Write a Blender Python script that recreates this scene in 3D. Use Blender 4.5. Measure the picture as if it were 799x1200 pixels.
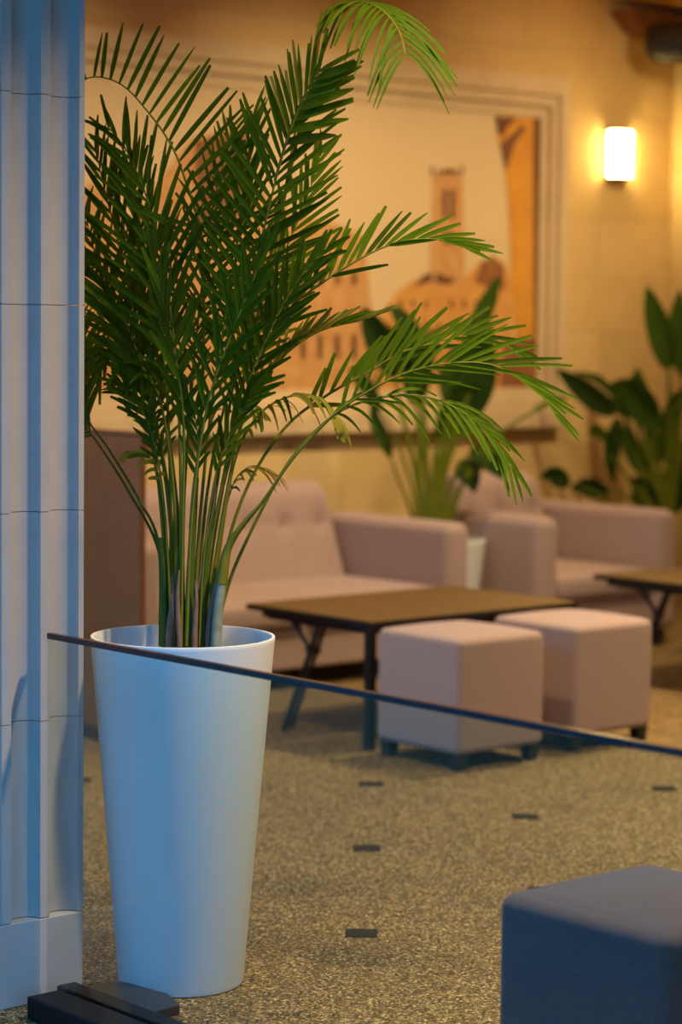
import bpy, bmesh, math, random
from mathutils import Vector, Matrix, Quaternion

for o in list(bpy.data.objects): bpy.data.objects.remove(o)
scn = bpy.context.scene
COL = scn.collection
random.seed(7)

# ------------------------------------------------------------------ camera
# World axes are the room's: X runs along the back wall, Y goes into it, Z is up.
CAM_H, FPX, PITCH, ROLL, YAW = 1.5, 2765.8, 0.0777, 0.0108, math.radians(41.2)
RIGHT = Vector((math.cos(YAW), -math.sin(YAW), 0))
FWD = Vector((math.sin(YAW)*math.cos(PITCH), math.cos(YAW)*math.cos(PITCH), -math.sin(PITCH)))
UP = RIGHT.cross(FWD)
CAMPOS = Vector((0, 0, CAM_H))
cam = bpy.data.cameras.new('camera'); camo = bpy.data.objects.new('camera', cam); COL.objects.link(camo)
m = Matrix((RIGHT, UP, -FWD)).transposed().to_4x4() @ Matrix.Rotation(ROLL, 4, 'Z')
m.translation = CAMPOS
camo.matrix_world = m
cam.sensor_fit = 'VERTICAL'; cam.sensor_height = 36.0; cam.sensor_width = 24.0
cam.lens = FPX/1200*36.0
cam.clip_end = 100
cam.dof.use_dof = True; cam.dof.focus_distance = 5.3; cam.dof.aperture_fstop = 2.3
scn.camera = camo

# ------------------------------------------------------------------ world, exposure
w = bpy.data.worlds.new('dusk_sky'); scn.world = w; w.use_nodes = True
bg = w.node_tree.nodes['Background']
bg.inputs[0].default_value = (0.05, 0.44, 1.0, 1); bg.inputs[1].default_value = 3.2
scn.view_settings.view_transform = 'Standard'; scn.view_settings.look = 'None'
scn.view_settings.exposure = -0.08; scn.view_settings.gamma = 1.0
scn.view_settings.use_curve_mapping = False

# unseen warm downlights, added to light the room (their fixtures are built further down)
WARM = (1.0, 0.73, 0.40)
# x, y, watts, tilt towards the back wall in degrees, beam in degrees
ADDED_DOWNLIGHTS = [(3.68, 2.95, 70, 0, 110), (6.9, 3.9, 62, 0, 115), (4.1, 6.4, 32, 0, 115), (7.0, 5.9, 54, 0, 115),
              (5.6, 7.0, 13, 40, 92), (7.4, 7.0, 15.5, 40, 92), (9.1, 7.0, 13, 46, 100)]
CEIL = 3.284
for x, y, p, tilt, beam in ADDED_DOWNLIGHTS:
    l = bpy.data.lights.new('downlight_glow', 'AREA'); l.shape = 'DISK'; l.size = 0.14
    l.energy = p; l.color = WARM; l.spread = math.radians(beam)
    lo = bpy.data.objects.new('downlight_glow', l); COL.objects.link(lo); lo.location = (x, y, CEIL-0.05)
    lo.rotation_euler = (math.radians(tilt), 0, 0)

# ------------------------------------------------------------------ pixel -> place helpers (799x1200 frame)
def ray(px, py):
    a, b = px-399.5, py-600
    cr, sr = math.cos(ROLL), math.sin(ROLL)
    return FWD + RIGHT*((a*cr+b*sr)/FPX) - UP*((-a*sr+b*cr)/FPX)
def at_depth(px, py, d): return CAMPOS + ray(px, py)*d
def on_y(px, py, Y): r = ray(px, py); return CAMPOS + r*(Y/r.y)
def on_x(px, py, X): r = ray(px, py); return CAMPOS + r*(X/r.x)
def on_z(px, py, Z): r = ray(px, py); return CAMPOS + r*((Z-CAM_H)/r.z)

# ------------------------------------------------------------------ materials
def mat(name, col, rough=0.6, metal=0.0, spec=0.5, noise=None, bump=None, emit=None, trans=None, sheen=0):
    """noise = (scale, second colour, contrast), bump = (scale, strength)"""
    M = bpy.data.materials.new(name); M.use_nodes = True
    nt = M.node_tree; b = nt.nodes['Principled BSDF']
    b.inputs['Base Color'].default_value = (*col, 1)
    b.inputs['Roughness'].default_value = rough; b.inputs['Metallic'].default_value = metal
    b.inputs['Specular IOR Level'].default_value = spec
    if sheen: b.inputs['Sheen Weight'].default_value = sheen
    tc = nt.nodes.new('ShaderNodeTexCoord')
    if noise:
        n = nt.nodes.new('ShaderNodeTexNoise'); n.inputs['Scale'].default_value = noise[0]; n.inputs['Detail'].default_value = 5
        nt.links.new(tc.outputs['Object'], n.inputs['Vector'])
        r = nt.nodes.new('ShaderNodeValToRGB'); c = noise[2]
        r.color_ramp.elements[0].position = 0.5-c; r.color_ramp.elements[1].position = 0.5+c
        r.color_ramp.elements[0].color = (*col, 1); r.color_ramp.elements[1].color = (*noise[1], 1)
        nt.links.new(n.outputs['Fac'], r.inputs['Fac']); nt.links.new(r.outputs['Color'], b.inputs['Base Color'])
    if bump:
        n = nt.nodes.new('ShaderNodeTexNoise'); n.inputs['Scale'].default_value = bump[0]; n.inputs['Detail'].default_value = 3
        nt.links.new(tc.outputs['Object'], n.inputs['Vector'])
        bp = nt.nodes.new('ShaderNodeBump'); bp.inputs['Strength'].default_value = bump[1]; bp.inputs['Distance'].default_value = 0.01
        nt.links.new(n.outputs['Fac'], bp.inputs['Height']); nt.links.new(bp.outputs['Normal'], b.inputs['Normal'])
    if emit:
        b.inputs['Emission Color'].default_value = (*emit[0], 1); b.inputs['Emission Strength'].default_value = emit[1]
    if trans:
        t = nt.nodes.new('ShaderNodeBsdfTranslucent'); t.inputs['Color'].default_value = (*trans[0], 1)
        mx = nt.nodes.new('ShaderNodeMixShader'); mx.inputs[0].default_value = trans[1]
        out = nt.nodes['Material Output']
        nt.links.new(b.outputs[0], mx.inputs[1]); nt.links.new(t.outputs[0], mx.inputs[2]); nt.links.new(mx.outputs[0], out.inputs[0])
    return M

M = {}
M['stone'] = [mat('limestone_%d' % i, c, 0.85, noise=(9, d, 0.25), bump=(60, 0.08)) for i, (c, d) in enumerate([
    ((0.66, 0.48, 0.20), (0.70, 0.52, 0.22)), ((0.62, 0.45, 0.18), (0.67, 0.49, 0.20)), ((0.69, 0.51, 0.22), (0.74, 0.56, 0.25))])]
M['joint'] = mat('mortar', (0.58, 0.42, 0.18), 0.9)
M['frame'] = mat('frame_stone', (0.62, 0.48, 0.27), 0.8, noise=(7, (0.70, 0.55, 0.32), 0.25))
M['ceil'] = mat('ceiling_paint', (0.88, 0.46, 0.10), 0.7, noise=(4, (0.92, 0.50, 0.12), 0.3))
M['plain'] = mat('warm_plaster', (0.45, 0.32, 0.18), 0.9, noise=(3, (0.5, 0.36, 0.2), 0.3))
M['facade'] = mat('street_facade', (0.30, 0.31, 0.33), 0.9, noise=(2, (0.36, 0.36, 0.37), 0.3))
M['dark'] = mat('dark_panelling', (0.03, 0.025, 0.02), 0.7, noise=(5, (0.05, 0.04, 0.03), 0.3))
M['pier'] = mat('pale_limestone', (0.40, 0.37, 0.37), 0.7, noise=(14, (0.45, 0.42, 0.415), 0.3), bump=(120, 0.05))
M['pot'] = mat('white_plastic', (0.75, 0.81, 0.87), 0.55, spec=0.3, bump=(300, 0.02))
M['soil'] = mat('soil', (0.035, 0.022, 0.012), 0.95, noise=(60, (0.09, 0.06, 0.035), 0.2), bump=(80, 0.8))
M['fabric'] = mat('taupe_fabric', (0.41, 0.30, 0.27), 0.9, spec=0.2, noise=(220, (0.36, 0.265, 0.24), 0.25), bump=(500, 0.15), sheen=0.3)
M['fabric2'] = mat('navy_fabric', (0.078, 0.060, 0.076), 0.9, spec=0.1, noise=(220, (0.066, 0.050, 0.064), 0.25), bump=(500, 0.15), sheen=0.2)
M['black'] = mat('black_wood', (0.012, 0.011, 0.011), 0.5, noise=(20, (0.02, 0.018, 0.017), 0.3))
M['metal'] = mat('black_steel', (0.018, 0.017, 0.017), 0.42, metal=0.4, noise=(40, (0.03, 0.028, 0.028), 0.3))
M['rail'] = mat('black_aluminium', (0.004, 0.004, 0.005), 0.5, spec=0.25, noise=(40, (0.007, 0.007, 0.009), 0.3))
M['plate'] = mat('grey_plate', (0.05, 0.05, 0.055), 0.35, metal=0.5, noise=(30, (0.065, 0.06, 0.06), 0.3))
M['tabletop'] = mat('oak_laminate', (0.10, 0.06, 0.020), 0.5, spec=0.3, noise=(18, (0.13, 0.08, 0.03), 0.3))
M['wood'] = mat('brown_wood', (0.20, 0.072, 0.018), 0.5, noise=(9, (0.27, 0.10, 0.028), 0.3))
M['inset'] = mat('black_granite', (0.012, 0.009, 0.006), 0.7, spec=0.15, noise=(120, (0.025, 0.018, 0.012), 0.2))
M['button'] = mat('fabric_button', (0.33, 0.23, 0.21), 0.9, noise=(200, (0.28, 0.2, 0.18), 0.25))
M['rachis'] = mat('palm_rachis', (0.13, 0.14, 0.012), 0.6, spec=0.15, noise=(25, (0.20, 0.19, 0.02), 0.3))
M['rachis2'] = mat('palm_petiole', (0.05, 0.085, 0.006), 0.6, spec=0.15, noise=(25, (0.09, 0.14, 0.02), 0.3))
M['culm'] = mat('palm_culm', (0.33, 0.36, 0.30), 0.6, noise=(30, (0.16, 0.20, 0.10), 0.3))
M['sheath'] = mat('dry_sheath', (0.16, 0.075, 0.05), 0.8, noise=(30, (0.26, 0.15, 0.11), 0.3))
greens = [((0.055, 0.110, 0.002), (0.076, 0.142, 0.003)), ((0.074, 0.142, 0.003), (0.098, 0.176, 0.004)),
          ((0.038, 0.076, 0.002), (0.055, 0.098, 0.003)), ((0.20, 0.20, 0.025), (0.27, 0.26, 0.04))]
M['leaf'] = [mat('palm_leaflet_%d' % i, a, 0.6, spec=0.08, noise=(14, b, 0.3), trans=((a[0]*2.3, a[1]*1.8, a[2]*1.5), 0.42)) for i, (a, b) in enumerate(greens)]
M['paddle'] = [mat('paddle_leaf_%d' % i, a, 0.55, spec=0.1, noise=(8, b, 0.3), trans=((a[0]*2, a[1]*2, a[2]), 0.25)) for i, (a, b) in enumerate([
    ((0.030, 0.070, 0.006), (0.05, 0.10, 0.01)), ((0.016, 0.042, 0.005), (0.026, 0.06, 0.007)), ((0.07, 0.11, 0.010), (0.10, 0.15, 0.014))])]
M['pstem'] = mat('paddle_stem', (0.14, 0.17, 0.008), 0.55, spec=0.2, noise=(20, (0.10, 0.13, 0.006), 0.3))
M['lampglass'] = mat('opal_glass', (0.9, 0.85, 0.7), 0.4, emit=((1.0, 0.70, 0.26), 62))
M['lens'] = mat('lamp_lens', (0.9, 0.85, 0.7), 0.4, emit=((1.0, 0.70, 0.38), 8))
M['bronze'] = mat('dark_bronze', (0.05, 0.032, 0.018), 0.5, metal=0.3, noise=(30, (0.07, 0.045, 0.02), 0.3))
M['glassedge'] = mat('glass_edge', (0.020, 0.012, 0.022), 0.25, noise=(30, (0.03, 0.02, 0.03), 0.3))

# terrazzo floor
fm = bpy.data.materials.new('terrazzo'); fm.use_nodes = True; nt = fm.node_tree; b = nt.nodes['Principled BSDF']
tc = nt.nodes.new('ShaderNodeTexCoord')
v = nt.nodes.new('ShaderNodeTexVoronoi'); v.inputs['Scale'].default_value = 190
nt.links.new(tc.outputs['Object'], v.inputs['Vector'])
sep = nt.nodes.new('ShaderNodeSeparateColor'); nt.links.new(v.outputs['Color'], sep.inputs[0])
r = nt.nodes.new('ShaderNodeValToRGB'); cr = r.color_ramp; cr.interpolation = 'CONSTANT'
for p, c in [(0.0, (0.025, 0.016, 0.007)), (0.22, (0.12, 0.075, 0.026)), (0.50, (0.25, 0.16, 0.058)), (0.78, (0.41, 0.28, 0.12)), (0.93, (0.72, 0.54, 0.29))]:
    e = cr.elements[0] if p == 0 else cr.elements.new(p)
    e.position = p; e.color = (*c, 1)
cr.elements.remove(cr.elements[-1])
nt.links.new(sep.outputs[0], r.inputs[0])
n2 = nt.nodes.new('ShaderNodeTexNoise'); n2.inputs['Scale'].default_value = 2.2; n2.inputs['Detail'].default_value = 4
nt.links.new(tc.outputs['Object'], n2.inputs['Vector'])
mp = nt.nodes.new('ShaderNodeMapRange'); mp.inputs['To Min'].default_value = 0.62; mp.inputs['To Max'].default_value = 1.05
nt.links.new(n2.outputs['Fac'], mp.inputs['Value'])
mx = nt.nodes.new('ShaderNodeVectorMath'); mx.operation = 'SCALE'
nt.links.new(r.outputs['Color'], mx.inputs[0]); nt.links.new(mp.outputs[0], mx.inputs['Scale'])
nt.links.new(mx.outputs[0], b.inputs['Base Color'])
b.inputs['Roughness'].default_value = 0.65; b.inputs['Specular IOR Level'].default_value = 0.3
bp = nt.nodes.new('ShaderNodeBump'); bp.inputs['Strength'].default_value = 0.25; bp.inputs['Distance'].default_value = 0.003
nt.links.new(sep.outputs[1], bp.inputs['Height']); nt.links.new(bp.outputs['Normal'], b.inputs['Normal'])
M['floor'] = fm

# thin clear glass: see-through with a Fresnel reflection
gm = bpy.data.materials.new('clear_glass'); gm.use_nodes = True; nt = gm.node_tree
nt.nodes.remove(nt.nodes['Principled BSDF']); out = nt.nodes['Material Output']
tr = nt.nodes.new('ShaderNodeBsdfTransparent'); tr.inputs[0].default_value = (0.88, 0.95, 0.95, 1)
gl = nt.nodes.new('ShaderNodeBsdfGlossy'); gl.inputs['Roughness'].default_value = 0.02
lw = nt.nodes.new('ShaderNodeLayerWeight'); lw.inputs[0].default_value = 0.5
pw_ = nt.nodes.new('ShaderNodeMath'); pw_.operation = 'POWER'; pw_.inputs[1].default_value = 4.0
nt.links.new(lw.outputs['Facing'], pw_.inputs[0])
fr = nt.nodes.new('ShaderNodeMath'); fr.operation = 'MULTIPLY_ADD'; fr.inputs[1].default_value = 0.9; fr.inputs[2].default_value = 0.04
nt.links.new(pw_.outputs[0], fr.inputs[0])
mx = nt.nodes.new('ShaderNodeMixShader')
nt.links.new(fr.outputs[0], mx.inputs[0]); nt.links.new(tr.outputs[0], mx.inputs[1]); nt.links.new(gl.outputs[0], mx.inputs[2])
nt.links.new(mx.outputs[0], out.inputs[0])
M['glass'] = gm

# ------------------------------------------------------------------ mesh helpers
def wloc(o):
    p = Vector((0, 0, 0))
    while o is not None: p += o.location; o = o.parent
    return p
def tag(o, label=None, cat=None, group=None, kind=None):
    if label: o['label'] = label
    if cat: o['category'] = cat
    if group: o['group'] = group
    if kind: o['kind'] = kind
    return o
def thing(name, loc, label, cat, group=None):
    o = bpy.data.objects.new(name, None); o.empty_display_size = 0.1; COL.objects.link(o); o.location = loc
    return tag(o, label, cat, group)
def mesh(name, verts, faces, material, parent=None, smooth=False, autos=None):
    """verts in world coordinates; the parents only ever carry a translation"""
    off = wloc(parent) if parent else Vector((0, 0, 0))
    me = bpy.data.meshes.new(name); me.from_pydata([tuple(Vector(v)-off) for v in verts], [], faces)
    mats = material if isinstance(material, list) else [material]
    for x in mats: me.materials.append(x)
    if smooth: me.polygons.foreach_set('use_smooth', [True]*len(me.polygons))
    o = bpy.data.objects.new(name, me); COL.objects.link(o); o.parent = parent
    if smooth and autos: me.set_sharp_from_angle(angle=math.radians(autos))
    return o
def from_bm(name, bm, material, parent=None, smooth=False, autos=35):
    bm.verts.index_update()
    vs = [v.co.copy() for v in bm.verts]; fs = [[v.index for v in f.verts] for f in bm.faces]; bm.free()
    return mesh(name, vs, fs, material, parent, smooth, autos)
def bbox_bm(x0, x1, y0, y1, z0, z1, bevel=0, seg=2):
    bm = bmesh.new(); bmesh.ops.create_cube(bm, size=1)
    for v in bm.verts:
        v.co = ((x0+x1)/2+v.co.x*(x1-x0), (y0+y1)/2+v.co.y*(y1-y0), (z0+z1)/2+v.co.z*(z1-z0))
    if bevel: bmesh.ops.bevel(bm, geom=list(bm.edges), offset=bevel, segments=seg, profile=0.5, affect='EDGES')
    return bm
def box(name, x0, x1, y0, y1, z0, z1, material, parent=None, bevel=0, seg=2):
    return from_bm(name, bbox_bm(x0, x1, y0, y1, z0, z1, bevel, seg), material, parent, smooth=bevel > 0.012)
def catmull(pts, n):
    P = [Vector(p) for p in pts]; P = [P[0]*2-P[1]] + P + [P[-1]*2-P[-2]]
    out = []; k = len(P)-3
    for i in range(n+1):
        t = i/n*k; j = min(int(t), k-1); u = t-j
        a, b_, c, d = P[j:j+4]
        out.append(0.5*((2*b_) + (c-a)*u + (2*a-5*b_+4*c-d)*u*u + (3*b_-a-3*c+d)*u**3))
    return out
def tube_geo(path, radii, seg=6, cap=True):
    vs, fs = [], []; n = len(path); prev = None
    for i, p in enumerate(path):
        t = (path[min(i+1, n-1)]-path[max(i-1, 0)]).normalized()
        if prev is None: a = t.orthogonal().normalized()
        else: a = (prev - t*prev.dot(t)).normalized()
        prev = a; b_ = t.cross(a)
        rr = radii[i] if isinstance(radii, list) else radii
        for k in range(seg):
            an = 2*math.pi*k/seg; vs.append(p + (a*math.cos(an)+b_*math.sin(an))*rr)
    for i in range(n-1):
        for k in range(seg):
            fs.append((i*seg+k, i*seg+(k+1) % seg, (i+1)*seg+(k+1) % seg, (i+1)*seg+k))
    if cap: fs.append(tuple(range(seg))[::-1]); fs.append(tuple((n-1)*seg+k for k in range(seg)))
    return vs, fs
def tube(name, path, radii, material, parent=None, seg=6):
    vs, fs = tube_geo([Vector(p) for p in path], radii, seg)
    return mesh(name, vs, fs, material, parent, True, 50)
def lathe(name, cx, cy, prof, material, parent=None, seg=48, close=False, smooth=True):
    vs, fs = [], []
    for r, z in prof:
        for k in range(seg):
            a = 2*math.pi*k/seg; vs.append((cx+r*math.cos(a), cy+r*math.sin(a), z))
    for i in range(len(prof)-1):
        for k in range(seg):
            fs.append((i*seg+k, i*seg+(k+1) % seg, (i+1)*seg+(k+1) % seg, (i+1)*seg+k))
    if close:
        fs.append(tuple(range(seg))[::-1]); fs.append(tuple((len(prof)-1)*seg+k for k in range(seg)))
    return mesh(name, vs, fs, material, parent, smooth, 40)
def dup(root, loc, label, group=None):
    r_ = root.copy(); COL.objects.link(r_); r_.location = loc; r_['label'] = label
    if group: r_['group'] = group
    def kids(src, dst):
        for ch in [c for c in ALLKIDS(src)]:
            c = ch.copy(); COL.objects.link(c); c.parent = dst; kids(ch, c)
    kids(root, r_); return r_
def ALLKIDS(o): return [c for c in bpy.data.objects if c.parent == o]

# ------------------------------------------------------------------ the setting
WY, WX = 8.80, 10.125           # back wall face, right wall face
fl = mesh('floor', [(-9.2, -14, 0), (WX+0.2, -14, 0), (WX+0.2, 18, 0), (-9.2, 18, 0)], [(0, 1, 2, 3)], M['floor']); tag(fl, 'speckled golden brown terrazzo floor with small dark square insets', kind='structure')
# dark inset squares, laid on a staggered lattice
sq = None
for i in range(-4, 7):
    for j in range(-3, 8):
        for h in (0, 0.5):
            u, v_ = (i+h)*0.965, (j+h)*0.965
            a = -0.0239; cx = 0.062+u*math.cos(a)-v_*math.sin(a); cy = 5.771+u*math.sin(a)+v_*math.cos(a)
            p = RIGHT*cx + Vector((math.sin(YAW), math.cos(YAW), 0))*cy
            if not (2.75 < p.x < 9.9 and 1.9 < p.y < 8.6): continue
            if sq is None:
                bm = bbox_bm(-0.04, 0.04, -0.04, 0.04, -0.01, 0.0012)
                bmesh.ops.rotate(bm, verts=bm.verts, matrix=Matrix.Rotation(-YAW+a, 3, 'Z'))
                sq = from_bm('inset_tile', bm, M['inset'], fl)
                o = sq
            else:
                o = sq.copy(); COL.objects.link(o)
            o.location = p
# back wall: core and limestone blocks
FX0, FX1, FZ0, FZ1 = 5.2, 9.235, 0.985, 2.828        # outside of the stone picture frame
wb = box('wall_back', 2.9, WX+0.2, WY+0.012, WY+0.2, 0, CEIL+0.1, M['joint']); tag(wb, 'back wall of honey coloured limestone blocks', kind='structure')
wr = box('wall_right', WX+0.012, WX+0.2, 1.5, WY+0.012, 0, CEIL+0.1, M['joint']); tag(wr, 'right hand wall of honey coloured limestone blocks', kind='structure')
BH, BL = CEIL/11, 0.62
rnd = random.Random(3)
for row in range(11):
    z0, z1 = row*BH+0.0008, (row+1)*BH-0.0008
    x = 4.6 - (BL/2 if row % 2 else 0)
    while x < WX:
        x0, x1 = x+0.0008, min(x+BL-0.0008, WX)
        if x1-x0 > 0.03 and not (x0 > FX0+0.05 and x1 < FX1-0.05 and z0 > FZ0+0.04 and z1 < FZ1-0.04):
            box('stone_block', x0, x1, WY, WY+0.02, z0, z1, rnd.choice(M['stone']), wb, 0.0012, 1)
        x += BL
    y = WY
    while y > 1.6:
        y1, y0 = y-0.0015, y-BL*(0.5 if (row % 2 and y == WY) else 1)+0.0015
        box('stone_block', WX, WX+0.02, y0, y1, z0, z1, rnd.choice(M['stone']), wr, 0.0012, 1)
        y = y0-0.0015
c = box('ceiling', 1.1, WX+0.2, -4.5, WY+0.2, CEIL, CEIL+0.12, M['ceil']); tag(c, 'warm orange painted ceiling', kind='structure')  # overhang past the shop front is unseen, its reach set to limit skylight
ws = box('wall_street', -9.2, -9.0, -14, 18, 0, 5.5, M['facade']); tag(ws, 'grey facade across the street', kind='structure')  # unseen facade, added to cut low skylight reaching deep indoors
wl = box('wall_left', 2.6, WX+0.2, 1.4, 1.5, 0, CEIL+0.1, M['dark']); tag(wl, 'dark panelled side wall', kind='structure')
# stone picture frame (three nested steps)
MX0, MX1, MZ0, MZ1 = 5.41, 9.068, 1.197, 2.62
def ring(name, x0, x1, z0, z1, wx, wz, y0, y1, material, parent=None):
    bm = bmesh.new()
    def rect(xa, xb, za, zb, y): return [bm.verts.new((xa, y, za)), bm.verts.new((xb, y, za)), bm.verts.new((xb, y, zb)), bm.verts.new((xa, y, zb))]
    A, B = rect(x0, x1, z0, z1, y0), rect(x0+wx, x1-wx, z0+wz, z1-wz, y0)
    C, D = rect(x0, x1, z0, z1, y1), rect(x0+wx, x1-wx, z0+wz, z1-wz, y1)
    for k in range(4):
        n = (k+1) % 4
        bm.faces.new((A[k], A[n], B[n], B[k])); bm.faces.new((C[n], C[k], D[k], D[n]))
        bm.faces.new((A[n], A[k], C[k], C[n])); bm.faces.new((B[k], B[n], D[n], D[k]))
    bmesh.ops.recalc_face_normals(bm, faces=bm.faces)
    bmesh.ops.bevel(bm, geom=list(bm.edges), offset=0.004, segments=2, affect='EDGES')
    return from_bm(name, bm, material, parent)
tf = ring('trim_1', FX0, FX1, FZ0, FZ1, 0.075, 0.095, WY-0.070, WY+0.01, M['frame']); tag(tf, 'stepped pale stone frame around the mural', kind='structure')
ring('molding', FX0+0.072, FX1-0.072, FZ0+0.092, FZ1-0.092, 0.05, 0.06, WY-0.048, WY+0.01, M['frame'], tf)
ring('molding', FX0+0.118, FX1-0.118, FZ0+0.148, FZ1-0.148, 0.054, 0.066, WY-0.020, WY+0.01, M['frame'], tf)

# fluted stone pier of the shop front
PX0, PX1, PY0, PY1 = 2.503, 3.007, 4.30, 4.85
FLUTES = [2.955-0.1005*k for k in range(5)]
def pier_profile():
    pts = [(PX0, PY1), (PX0, PY0)]
    for fx in reversed(FLUTES):
        if fx-0.039 < PX0+0.005: continue
        for k in range(11):
            a = math.pi*k/10; pts.append((fx-0.038*math.cos(a), PY0+0.034*math.sin(a)))
    pts += [(PX1, PY0), (PX1, PY1)]
    return pts
pw = box('wall_front', PX0+0.02, PX1-0.02, PY0+0.045, PY1-0.02, 0, CEIL, M['joint']); tag(pw, 'fluted pale limestone pier of the open shop front', kind='structure')
zs = [0.19] + sorted([on_y(50, yy, PY0).z for yy in (845, 600, 357, 110)]) + [2.55, 3.0, CEIL]
prof = pier_profile()
box('plinth', PX0, PX1, PY0, PY1, 0, 0.189, M['pier'], pw, 0.003, 2)
for i in range(len(zs)-1):
    if zs[i+1]-zs[i] < 0.05: continue
    n = len(prof); za, zb = zs[i]+0.0008, zs[i+1]-0.0008
    vs = [(x, y, za) for x, y in prof]+[(x, y, zb) for x, y in prof]
    fs = [(k, (k+1) % n, n+(k+1) % n, n+k) for k in range(n)]+[tuple(range(n))[::-1], tuple(range(n, 2*n))]
    mesh('stone_block', vs, fs, M['pier'], pw, True, 30)

# ------------------------------------------------------------------ mural
mu = thing('wall_mural', (7.2, WY, 1.2), 'large sepia mural of an old town with a bell tower inside the stone frame', 'mural')
box('print_panel', MX0-0.01, MX1+0.01, WY-0.010, WY+0.008, MZ0-0.01, MZ1+0.01, mat('print_sky', (0.68, 0.53, 0.29), 0.7, noise=(2, (0.74, 0.58, 0.33), 0.3)), mu)
INK = {k: mat('print_'+k, c, 0.7, noise=(s, d, 0.22)) for k, c, d, s in [
    ('ochre', (0.60, 0.28, 0.06), (0.72, 0.38, 0.10), 8), ('tan', (0.66, 0.38, 0.14), (0.52, 0.26, 0.08), 14),
    ('umber', (0.12, 0.045, 0.015), (0.22, 0.09, 0.03), 12), ('orange', (0.74, 0.36, 0.045), (0.60, 0.26, 0.03), 6), ('rust', (0.18, 0.065, 0.02), (0.36, 0.15, 0.05), 16)]}
def pr(name, ink, px, lay):
    Y = WY-0.010-0.0008*lay
    vs = []
    for p in px:
        q = on_y(p[0], p[1], Y); vs.append((min(max(q.x, MX0), MX1), Y, min(max(q.z, MZ0), MZ1)))
    return mesh(name, vs, [tuple(range(len(vs)))], INK[ink], mu)
pr('printed_building', 'tan', [(60, 300), (105, 210), (150, 260), (225, 160), (290, 150), (300, 215), (340, 250), (392, 262), (426, 275), (432, 330), (445, 454), (445, 470), (40, 470)], 1)
pr('printed_roof', 'rust', [(228, 165), (288, 155), (298, 240), (255, 275), (230, 262)], 2)
pr('printed_skyline', 'ochre', [(440, 470), (443, 375), (462, 345), (482, 330), (503, 322), (545, 326), (560, 308), (576, 300), (592, 308), (600, 330), (600, 470)], 1)
pr('printed_tower', 'tan', [(503, 335), (507, 204), (542, 204), (545, 335)], 2)
for x0, y0, x1, y1 in [(505, 194, 508, 206), (513, 198, 516, 206), (533, 198, 536, 206), (540, 194, 543, 206), (518, 222, 524, 256), (527, 222, 533, 256), (519, 272, 532, 286)]:
    pr('printed_window', 'umber', [(x0, y0), (x1, y0), (x1, y1), (x0, y1)], 3)
pr('printed_dome', 'umber', [(516, 204), (519, 199), (526, 197), (533, 200), (535, 204)], 3)
pr('printed_roof', 'umber', [(486, 336), (496, 322), (508, 320), (505, 330)], 3)
pr('printed_roof', 'umber', [(508, 330), (514, 318), (522, 324), (534, 326), (528, 334), (514, 332)], 3)
pr('printed_roof', 'rust', [(556, 330), (564, 308), (577, 300), (590, 312), (592, 340), (570, 336)], 3)
for k in range(9):
    for j, yy in enumerate((352, 378, 404, 430)):
        if (k*3+j) % 4 == 0: continue
        x0 = 452+k*15; pr('printed_window', 'umber', [(x0, yy), (x0+4, yy), (x0+4, yy+9), (x0, yy+9)], 2)
for k in range(4):
    for yy in (318, 392, 405): pr('printed_window', 'umber', [(352+k*20, yy), (358+k*20, yy), (358+k*20, yy+16), (352+k*20, yy+16)], 2)
pr('printed_column', 'orange', [(582, 136), (640, 138), (640, 400), (604, 400), (599, 330), (595, 232), (590, 190), (583, 160)], 4)
pr('printed_capital', 'umber', [(580, 136), (606, 138), (594, 150), (590, 160), (583, 156)], 5)
pr('printed_capital', 'umber', [(586, 168), (600, 158), (612, 146), (616, 150), (604, 166), (596, 190), (594, 200), (590, 190)], 5)
pr('printed_shadow', 'umber', [(625, 138), (640, 138), (640, 400), (626, 400)], 6)
pr('printed_balcony', 'rust', [(590, 400), (640, 396), (640, 460), (586, 460)], 5)

# ------------------------------------------------------------------ partition beside the sofa
pt = thing('wooden_partition', (4.94, 7.7, 0), 'low brown wooden partition panel with dark plinth beside the sofa', 'partition')
box('panel', 4.92, 4.944, 6.69, WY-0.03, 0.05, 1.115, M['wood'], pt, 0.003)
box('cap', 4.917, 4.947, 6.685, WY-0.03, 1.115, 1.13, M['wood'], pt, 0.003)
box('plinth', 4.915, 4.949, 6.70, WY-0.03, 0, 0.052, M['black'], pt)

# ------------------------------------------------------------------ upholstered seats
def soft_box(name, x0, x1, y0, y1, z0, z1, r, parent, material, dome=0.0, seg=4, cuts=8):
    bm = bmesh.new(); bmesh.ops.create_cube(bm, size=1)
    for v in bm.verts: v.co = ((x0+x1)/2+v.co.x*(x1-x0), (y0+y1)/2+v.co.y*(y1-y0), (z0+z1)/2+v.co.z*(z1-z0))
    bmesh.ops.bevel(bm, geom=list(bm.edges), offset=r, segments=seg, profile=0.5, affect='EDGES')
    if dome:
        top = [f for f in bm.faces if f.normal.z > 0.99 and f.calc_area() > 0.01]
        bmesh.ops.subdivide_edges(bm, edges=list({e for f in top for e in f.edges}), cuts=cuts, use_grid_fill=True)
        for v in bm.verts:
            if v.co.z > z1-r*1.01:
                u, t = (v.co.x-(x0+x1)/2)/((x1-x0)/2), (v.co.y-(y0+y1)/2)/((y1-y0)/2)
                v.co.z += dome*max(0, (1-u*u))*max(0, (1-t*t))
    return from_bm(name, bm, material, parent, True, 60)

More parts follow.
